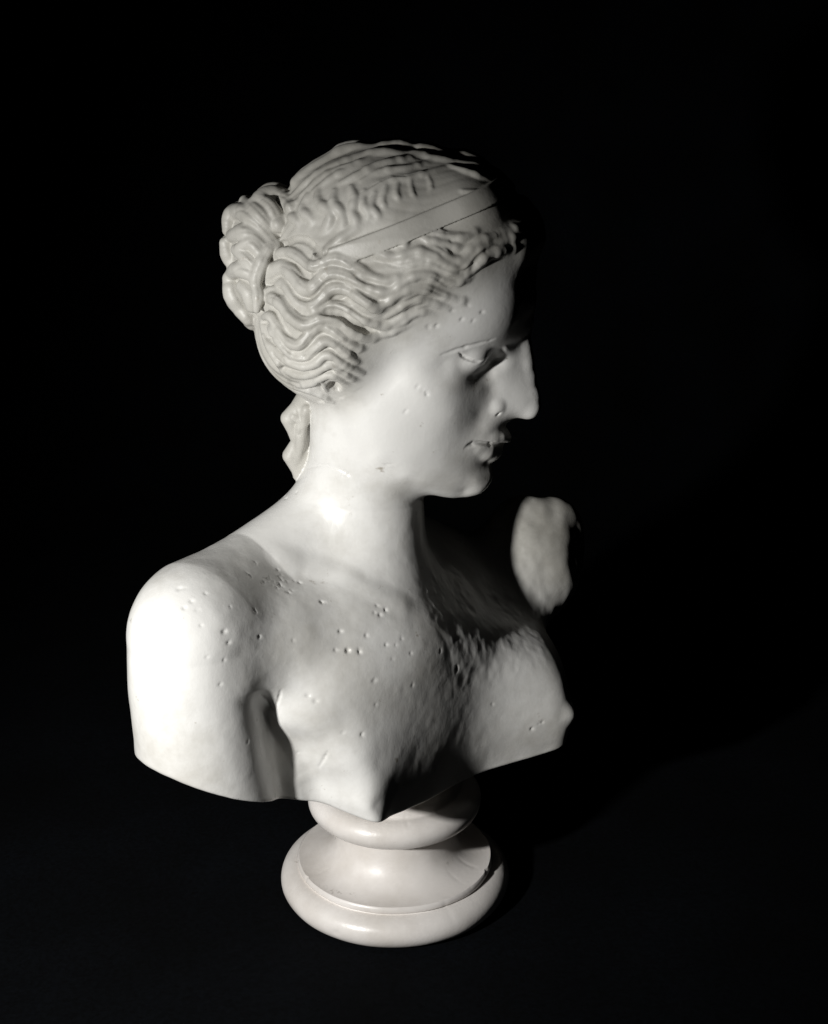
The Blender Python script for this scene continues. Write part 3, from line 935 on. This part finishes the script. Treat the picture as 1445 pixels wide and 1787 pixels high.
t1 = time.time()
V, Qd, G, L = surface()
print('surface', round(time.time() - t1, 1), len(V), len(Qd))
HAIRLINE = np.array([(1000, 462), (930, 462), (890, 462), (862, 472), (835, 500), (805, 528), (765, 550), (720, 575), (680, 600), (652, 625), (640, 665),
                     (628, 700), (610, 715), (585, 712), (540, 690), (500, 720), (300, 760), (250, 600), (250, 150), (1000, 150)], float)


def hair_side(V):
    """photo-pixel distance inside (+) or outside (-) the hairline, the far half mirrored onto the near one"""
    q = V.copy(); q[:, 1] = -np.abs(q[:, 1] - YH) + YH
    r = q - CAM
    zz = r @ FW
    u = np.stack([PW / 2 + FPX * (r @ RT) / zz, PH / 2 - FPX * (r @ UP) / zz], 1)
    dm = np.full(len(u), 1e9); ins = np.zeros(len(u), bool)
    n = len(HAIRLINE)
    for i in range(n):
        a, b = HAIRLINE[i], HAIRLINE[(i + 1) % n]
        ab = b - a
        t = np.clip(((u - a) @ ab) / (ab @ ab), 0, 1)
        dm = np.minimum(dm, np.linalg.norm(u - a - t[:, None] * ab, axis=1))
        c = ((a[1] > u[:, 1]) != (b[1] > u[:, 1])) & (u[:, 0] < (b[0] - a[0]) * (u[:, 1] - a[1]) / (b[1] - a[1] + 1e-9) + a[0])
        ins ^= c
    return np.where(ins, dm, -dm)


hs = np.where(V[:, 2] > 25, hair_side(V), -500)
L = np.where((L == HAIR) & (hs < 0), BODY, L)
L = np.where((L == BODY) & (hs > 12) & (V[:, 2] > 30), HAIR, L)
SOIL_SHADE = np.clip(0.45 + hs / 70, 0, 1)
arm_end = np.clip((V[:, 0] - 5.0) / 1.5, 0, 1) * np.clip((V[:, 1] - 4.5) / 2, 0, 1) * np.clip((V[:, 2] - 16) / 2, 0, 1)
SOIL_SHADE = np.maximum(SOIL_SHADE, arm_end)                        # worn, dull broken arm; its grey also paints in dimmer light
SOIL_SHADE = np.where((L == BUN) | (L == CURL), 1.0, SOIL_SHADE)
NAMES = {BODY: 'figure', HAIR: 'hair', BAND: 'hair_band', BUN: 'hair_bun', CURL: 'neck_curl'}
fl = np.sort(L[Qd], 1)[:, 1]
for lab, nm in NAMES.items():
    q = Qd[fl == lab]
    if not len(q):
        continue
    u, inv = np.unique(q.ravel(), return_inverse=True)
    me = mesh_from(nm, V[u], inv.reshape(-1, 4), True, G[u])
    at = me.attributes.new('soil_shade', 'FLOAT', 'POINT')
    at.data.foreach_set('value', SOIL_SHADE[u].astype(np.float32))
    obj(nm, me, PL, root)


# ------------------------------------------------------------------ round foot
DENTS = [(-152, 2.1, 0.12, 0.15, 0.1), (-40, 2.2, 0.1, 0.12, 0.07), (-118, 0.6, 0.2, 0.15, 0.06), (-60, 1.6, 0.09, 0.5, 0.03), (-20, 2.1, 0.15, 0.2, 0.12), (-80, 6.9, 0.1, 0.12, 0.05), (-130, 6.2, 0.07, 0.1, 0.04),
         (-95, 1.7, 0.06, 0.08, 0.04), (-135, 1.4, 0.05, 0.06, 0.04), (20, 2.2, 0.2, 0.2, 0.1), (100, 1.5, 0.3, 0.2, 0.08)]


def lathe(name, prof, n=320, cx=-1.2, cy=0.0):
    prof = np.array(prof, float)
    a = np.linspace(0, 2 * math.pi, n, endpoint=False)
    V = np.stack([cx + prof[:, 0][:, None] * np.cos(a), cy + prof[:, 0][:, None] * np.sin(a), np.repeat(prof[:, 1][:, None], n, 1)], -1).reshape(-1, 3)
    V = V.reshape(len(prof), n, 3)
    r = np.array([1.0, 1.0, 0.0])
    wob = 0.018 * np.sin(2 * a + 1.3) + 0.012 * np.sin(5 * a + prof[:, 1][:, None] * 3) + 0.006 * np.sin(13 * a + 2.1 * prof[:, 1][:, None] + 0.5)
    c = np.array([cx, cy, 0.0])
    far = prof[:, 0][:, None] > 1.0
    for an, z0, w0, h0, dep in DENTS:                    # nicks in the rims
        da = (a - math.radians(an) + math.pi) % (2 * math.pi) - math.pi
        wob = wob - dep * np.exp(-(da * prof[:, 0][:, None] / w0) ** 2 - ((prof[:, 1][:, None] - z0) / h0) ** 2)
    V = V + (V - c) * r * (wob * far)[:, :, None] / np.maximum(prof[:, 0], 1)[:, None, None]
    V = V.reshape(-1, 3)
    i = np.arange(len(prof) - 1)[:, None] * n
    j = np.arange(n)[None, :]
    jn = (j + 1) % n
    F = np.stack([i + j, i + jn, i + n + jn, i + n + j], -1).reshape(-1, 4)
    return mesh_from(name, V, F)


def arc(cx, cz, rx, rz, a0, a1, n=14):
    return [(cx + rx * math.cos(math.radians(t)), cz + rz * math.sin(math.radians(t))) for t in np.linspace(a0, a1, n)]


BZ = lambda pr: [(r, 8.0 + (z - 8.0) * 1.045) for r, z in pr]
base_prof = [(0.01, 0)] + [(5.9, 0.0)] + arc(6.0, 0.95, 1.15, 0.95, -85, 88, 22) + [(5.95, 1.9), (6.06, 1.98), (6.1, 2.1), (6.07, 2.28), (5.98, 2.36)]
stem_prof = [(5.98, 2.36), (5.75, 2.34), (5.3, 2.36), (4.8, 2.46), (4.35, 2.66), (3.98, 2.96), (3.7, 3.35), (3.5, 3.85), (3.4, 4.4), (3.36, 4.9), (3.45, 5.3)]
coll_prof = [(3.45, 5.3), (4.2, 5.3)] + arc(4.35, 6.15, 0.98, 0.85, -88, 88, 20) + [(4.2, 7.0), (4.1, 7.1), (4.1, 7.4), (3.7, 7.7), (3.3, 8.2), (3.1, 9.0), (3.1, 11.0)]
ft = bpy.data.objects.new('socle', None)
COL.objects.link(ft); ft.parent = root
obj('base_moulding', lathe('base_moulding', BZ(base_prof)), PS, ft)
obj('stem', lathe('stem', BZ(stem_prof)), PS, ft)
obj('collar_moulding', lathe('collar_moulding', BZ(coll_prof)), PS, ft)

# ------------------------------------------------------------------ black cloth under and behind the bust
def backdrop():
    ys = np.concatenate([np.linspace(-90, 70, 60), 70 + 30 * np.sin(np.linspace(0.05, math.pi / 2, 14)), np.full(20, 100)])
    zs = np.concatenate([np.zeros(60), 30 - 30 * np.cos(np.linspace(0.05, math.pi / 2, 14)), np.linspace(32, 160, 20)])
    xs = np.linspace(-220, 220, 110)
    X, K = np.meshgrid(xs, np.arange(len(ys)), indexing='ij')
    V = np.stack([X, ys[K], zs[K] - 0.37], -1)
    n = len(ys)
    i = np.arange(109)[:, None] * n; j = np.arange(n - 1)[None, :]
    F = np.stack([i + j, i + n + j, i + n + j + 1, i + j + 1], -1).reshape(-1, 4)
    return mesh_from('backdrop', V.reshape(-1, 3), F)


obj('backdrop', backdrop(), CL, None, kind='structure')
print('total', round(time.time() - T0, 1))
